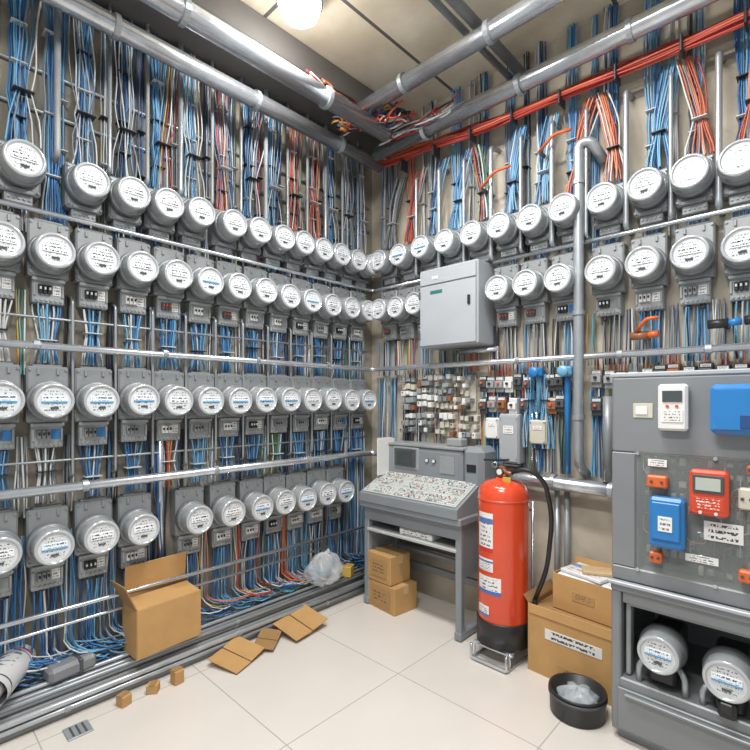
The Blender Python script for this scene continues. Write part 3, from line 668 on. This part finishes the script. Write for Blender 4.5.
thing('plastic_bag',[('bag_film',blob(30,16,.11,.15,.11,.1),[BAGM]),('bag_knot',MB().tube([(0,0,.2),(.01,.01,.235),(.03,.03,.25)],[.02,.009,.02],8),[BAGM])],loc=(.17,-.68,.155),label='crumpled clear plastic bag resting on conduits near the corner',cat='plastic bag')
sp=[]
for k in range(62):
    a=k*.28; r_=.014+.0043*a; sp.append((r_*math.cos(a),r_*math.sin(a)))
vs=[];fs=[]
for (a,b_) in sp: vs+= [(a,-.15,b_),(a,.15,b_)]
for k in range(len(sp)-1): fs.append((2*k,2*k+1,2*k+3,2*k+2))
RBM=textmat('banner_print',(.60,.60,.60),(.16,.17,.19),9,3,z=(.3,.9),x=(.2,.8),bands=((.86,.90,(.45,.07,.06)),(.80,.82,(.08,.14,.4)),(.12,.15,(.05,.05,.06))),ax=(0,1),coat=.2)
obj('rolled_banner',MB().add(vs,fs,0,True),[RBM],loc=(.14,-2.52,.255),rz=rad(60),label='loosely rolled white and grey printed sheet on conduits',cat='rolled sheet')
thing('grey_case',[('body',MB().box((0,0,.035),(.13,.21,.07),.018),[mat('grey_vinyl',(.20,.21,.22),.5,bump=.2)]),('strap',MB().box((0,.03,.036),(.135,.02,.074),.004),[DARK])],loc=(.125,-2.27,.165),rz=.15,label='flat rounded grey case lying on low conduits',cat='case')

# ---------------------------------------------------------------- big grey test cabinet
X0,X1=2.12,3.02
P=[]
P.append(('lower_body',MB().box((X0+.02,-.36,.38),(.04,.60,.64),.006).box((X1-.02,-.36,.38),(.04,.60,.64),.006).box((2.57,-.36,.68),(.90,.62,.045),.008)
  .box((2.57,-.36,.16),(.896,.596,.24),.006).box((2.57,-.08,.42),(.80,.04,.56),.003).box((2.57,-.64,.635),(.81,.03,.05),.003),[CABG]))
P.append(('plinth',MB().box((2.57,-.35,.02),(.86,.56,.04),.003),[CABG]))
zb,zt=.705,1.60; rx0,rx1,rz0,rz1=2.225,2.93,.77,1.27
P.append(('upper_body',MB().box((2.57,-.30,(zb+zt)/2),(.90,.52,zt-zb),.006),[CABG]))
P.append(('front_frame',MB().box((2.57,-.60,(rz1+zt)/2),(.90,.10,zt-rz1),.008).box((2.57,-.60,(rz0+zb)/2),(.90,.10,rz0-zb),.006)
   .box(((X0+rx0)/2,-.60,(rz0+rz1)/2),(rx0-X0,.10,rz1-rz0),.004).box(((X1+rx1)/2,-.60,(rz0+rz1)/2),(X1-rx1,.10,rz1-rz0),.004),[CABG]))
P.append(('top_edge',MB().box((2.57,-.34,1.61),(.92,.62,.02),.006),[CABL]))
P.append(('backboard',MB().box(((rx0+rx1)/2,-.563,(rz0+rz1)/2),(rx1-rx0,.006,rz1-rz0),.001),[mat('backboard_dark',(.085,.10,.095),.6)]))
rr=random.Random(4)
for a in range(13):
    for b_ in range(10):
        if rr.random()<.62:
            P.append(('terminal_strip',MB().box((rx0+.025+a*.032,-.578,rz0+.03+b_*.049),(.028*rr.uniform(.6,1.0),.026,.034*rr.uniform(.5,1.2)),.003),[rr.choice([BEIGE,CASE2,DARK,CASE,CASE,STEEL2,CASE2,DARK])]))
P=P[:104]
wr=MB()
for k in range(36):
    x=rr.uniform(rx0+.02,rx1-.2); z=rr.uniform(rz0+.03,rz1-.15); dz=rr.uniform(.08,.2); dx=rr.uniform(-.1,.15); x2=max(rx0+.01,x+dx)
    wr.tube(ringpath([(x,-.598,z),(x,-.606,z+dz*.5),(x2,-.606,z+dz*.6),(x2,-.598,min(z+dz,rz1-.01))],.03),.0022,5,rr.choice([0,1,2,2,3,3]))
P.append(('internal_wiring',wr,[WRD,WOR,WWH,WBK]))
P.append(('clear_cover',MB().box(((rx0+rx1)/2,-.648,(rz0+rz1)/2),(rx1-rx0+.03,.004,rz1-rz0+.03),.001),[CLEAR]))
for a in (rx0,2.5,rx1):
    for z in (rz0,rz1): P.append(('screw',MB().cyl((a,-.65,z),(a,-.657,z),.008,10),[STEEL]))
P.append(('seam',MB().box((2.57,-.672,.70),(.92,.03,.016),.003),[CABL]))
P.append(('drawer_front',MB().box((2.57,-.665,.15),(.84,.012,.18),.006).box((2.57,-.678,.22),(.78,.02,.014),.004),[CABG]))
P.append(('nameplate',MB().box((2.245,-.6515,1.455),(.075,.004,.062),.001),[BEIGE]))
P.append(('gauge',MB().box((2.24,-.655,1.455),(.045,.004,.035),.001),[WHITE]))
P.append(('inner_frame',MB().box((2.18,-.60,.45),(.02,.05,.33),.005).box((2.57,-.60,.60),(.78,.05,.02),.005),[CASE2]))
thing('test_cabinet',P,label='tall grey metal meter test cabinet with clear panel and open bay',cat='cabinet')
def dev(name,parts,label,cat): return thing(name,parts,label=label,cat=cat)
F=-.651
dev('energy_monitor',[('case',MB().box((2.362,F-.022,1.47),(.105,.042,.19),.010),[WHITE]),('screen',MB().box((2.362,F-.045,1.515),(.07,.004,.045),.001),[SCREEN]),
  ('sticker',MB().box((2.362,F-.0445,1.435),(.075,.003,.05),.0005),[textmat('monitor_text',(.75,.75,.72),(.1,.1,.1),4,8)]),('button',MB().cyl((2.345,F-.043,1.475),(2.345,F-.048,1.475),.006,8),[REDP]),('button',MB().cyl((2.378,F-.043,1.475),(2.378,F-.048,1.475),.006,8),[REDP])],'white handheld energy monitor mounted on grey cabinet','energy monitor')
dev('blue_meter_case',[('case',MB().box((2.575,F-.035,1.465),(.17,.068,.19),.022),[BLUEP]),('lid_rim',MB().box((2.575,F-.073,1.465),(.14,.012,.155),.005),[BLUEP]),('latch',MB().box((2.61,F-.08,1.42),(.05,.008,.05),.003),[WNV])],'bright blue rounded plastic case mounted on grey cabinet','plastic case')
dev('blue_relay_box',[('case',MB().box((2.345,F-.035,1.0),(.125,.068,.205),.012),[BLUEP]),('cover',MB().box((2.345,F-.075,1.01),(.10,.014,.15),.006),[BLUEP]),('sticker',MB().box((2.345,F-.0835,1.0),(.05,.003,.06),.0005),[STICK])],'blue plastic relay box on clear cabinet panel','relay box')
dev('red_test_meter',[('case',MB().box((2.485,F-.03,1.140),(.125,.058,.175),.010),[REDP]),('bezel',MB().box((2.485,F-.062,1.175),(.10,.008,.07),.003),[DARK]),('screen',MB().box((2.485,F-.067,1.175),(.08,.003,.048),.0008),[LCD]),
  ('scale_plate',MB().box((2.485,F-.0605,1.10),(.10,.003,.05),.0008),[textmat('tester_text',(.60,.06,.02),(.85,.80,.75),4,8)]),('button',MB().cyl((2.46,F-.06,1.065),(2.46,F-.066,1.065),.006,10),[WHITE]),('button',MB().cyl((2.51,F-.06,1.065),(2.51,F-.066,1.065),.006,10),[WHITE])],'red panel meter with grey display on clear cabinet panel','panel meter')
def blk(x,z,w,h,m=ORP): return dev('terminal_block',[('body',MB().box((x,F-.02,z),(w,.038,h),.006),[m]),('screw',MB().cyl((x-w*.25,F-.039,z),(x-w*.25,F-.043,z),.006,10),[DARK]),('screw',MB().cyl((x+w*.25,F-.039,z),(x+w*.25,F-.043,z),.006,10),[DARK])],'orange plastic terminal block on clear cabinet panel','terminal block')
for q in [(2.305,1.16,.075,.05),(2.30,.845,.045,.045),(2.60,.84,.05,.045),(2.615,1.24,.03,.035),(2.66,1.0,.06,.08)]: blk(*q)
blk(2.60,1.13,.05,.08,BEIGE)['label']='beige plastic terminal block on clear cabinet panel'
obj('paper_label',MB().box((2.525,F-.003,.985),(.125,.003,.075),.0005),textmat('paper_print',(.82,.82,.8),(.04,.04,.05),3,10,thr=.48),label='white printed label on clear cabinet panel',cat='label')
obj('paper_label',MB().box((2.455,F-.003,.865),(.11,.003,.03),.0005),STICK,label='small white sticker on clear cabinet panel',cat='label')
obj('paper_label',MB().box((2.30,F-.003,1.235),(.07,.003,.03),.0005),STICK,label='narrow white sticker on clear cabinet panel',cat='label')
def baymeter(x,z,label):
    T=Matrix.Translation((x,-.48,z)); ring,cov,dial,pl,seal=face_parts(.90); Pp=[]
    Pp.append(('mounting_base',MB().box((x,-.50,z),(.12,.14,.13),.01),[BLACK]))
    Pp.append(('mounting_foot',MB().box((x,-.55,z-.11),(.10,.16,.075),.01),[BLACK]))
    for nm,mb_,m in (('collar_ring',ring,[DARK]),('glass_cover',cov,[GLASSR,LIP]),('dial_face',dial,[DIAL]),('nameplate',pl,[PLATEB]),('display',seal,[SCREEN])):
        mb_.V=[tuple(T@Vector(v)) for v in mb_.V]; Pp.append((nm,mb_,m))
    for sx in(-1,1):
        Pp.append(('support_arm',MB().tube(ringpath([(x+sx*.085,-.63,.281),(x+sx*.085,-.63,z-.09),(x+sx*.05,-.60,z-.06)],.04),.012,10),[STEEL2]))
    return thing('electricity_meter',Pp,label=label,cat='electricity meter',group='meters in the cabinet bay')
baymeter(2.31,.445,'round electricity meter with blue-striped dial held in the cabinet bay')
baymeter(2.54,.43,'round electricity meter with blue-striped dial and black plug below')
obj('black_plug',MB().box((0,-.02,.035),(.06,.05,.065),.01).box((0,-.05,.05),(.04,.02,.04),.004),BLACK,loc=(2.54,-.645,.281),label='black plastic plug unit standing below the meter',cat='plug')

# black tub
bs=MB().lathe([(0,.004),(.118,.004),(.124,.008),(.127,.108),(.131,.112),(.129,.118),(.120,.116),(.116,.02),(0,.014)],36)
hn=MB().lathe([(.127,.088),(.132,.090),(.132,.10),(.127,.102)],36)
thing('plastic_tub',[('tub',bs,[BLACK]),('rim',hn,[DARK])],loc=(1.95,-.60,0),label='round black plastic tub on the floor',cat='tub')
obj('crumpled_plastic',blob(34,18,.085,.085,.045,.075,.14,.12),GL,loc=(1.95,-.60,-.005),label='crumpled clear plastic in black tub',cat='plastic wrap')
thing('floor_drain',[('frame',MB().box((0,0,.004),(.10,.10,.006),.002),[STEEL2]),('slots',MB().box((0,0,.008),(.08,.008,.003),.0005).box((0,.025,.008),(.08,.008,.003),.0005).box((0,-.025,.008),(.08,.008,.003),.0005),[DARK])],loc=(.36,-2.29,0),label='square metal floor drain grate',cat='drain')

# ---------------------------------------------------------------- ceiling lamp
hsg=MB().box((1.00,-1.33,3.715),(.50,.12,.05),.008).box((.74,-1.33,3.72),(.20,.20,.05),.02)
dif=MB().lathe([(0,-.10),(.06,-.092),(.10,-.06),(.118,0),(.10,.03)],28,0,Matrix.Translation((.735,-1.33,3.665)))
rim=MB().lathe([(.112,.0),(.128,.004),(.128,.035),(.10,.04)],28,0,Matrix.Translation((.735,-1.33,3.665)))
thing('ceiling_lamp',[('housing',hsg,[CASE2]),('rim',rim,[STEEL]),('diffuser',dif,[LAMP])],label='bright round lamp in slim metal fixture under ceiling',cat='lamp')

# ---------------------------------------------------------------- lights
def area(loc,size,power,rot=(0,0,0),col=(1,.99,.975)):
    l=bpy.data.lights.new('lamp_and_fill_light','AREA'); l.shape='RECTANGLE'; l.size=size[0]; l.size_y=size[1]; l.energy=power; l.color=col
    o=bpy.data.objects.new('lamp_and_fill_light',l); o.location=loc; o.rotation_euler=rot; COL.objects.link(o); return o
area((1.8,-1.5,3.66),(.9,.25),68)  # added fill lamp out of view, has no fixture
area((2.3,-2.9,3.66),(1.2,.25),80)  # second added lamp, unseen above the camera, also without a fixture
area((.735,-1.33,3.54),(.18,.18),26)
w=bpy.data.worlds.new('World'); scene.world=w; w.use_nodes=True
w.node_tree.nodes['Background'].inputs[0].default_value=(.94,.97,1,1); w.node_tree.nodes['Background'].inputs[1].default_value=.52

# ---------------------------------------------------------------- camera
cd=bpy.data.cameras.new('camera'); cam=bpy.data.objects.new('camera',cd); COL.objects.link(cam); scene.camera=cam
cd.sensor_width=36; cd.lens=36*472/750; cd.shift_y=25/750; cd.clip_start=.05
cam.location=(2.81,-2.91,1.5); cam.rotation_euler=(math.pi/2,0,math.atan2(.690,.724))
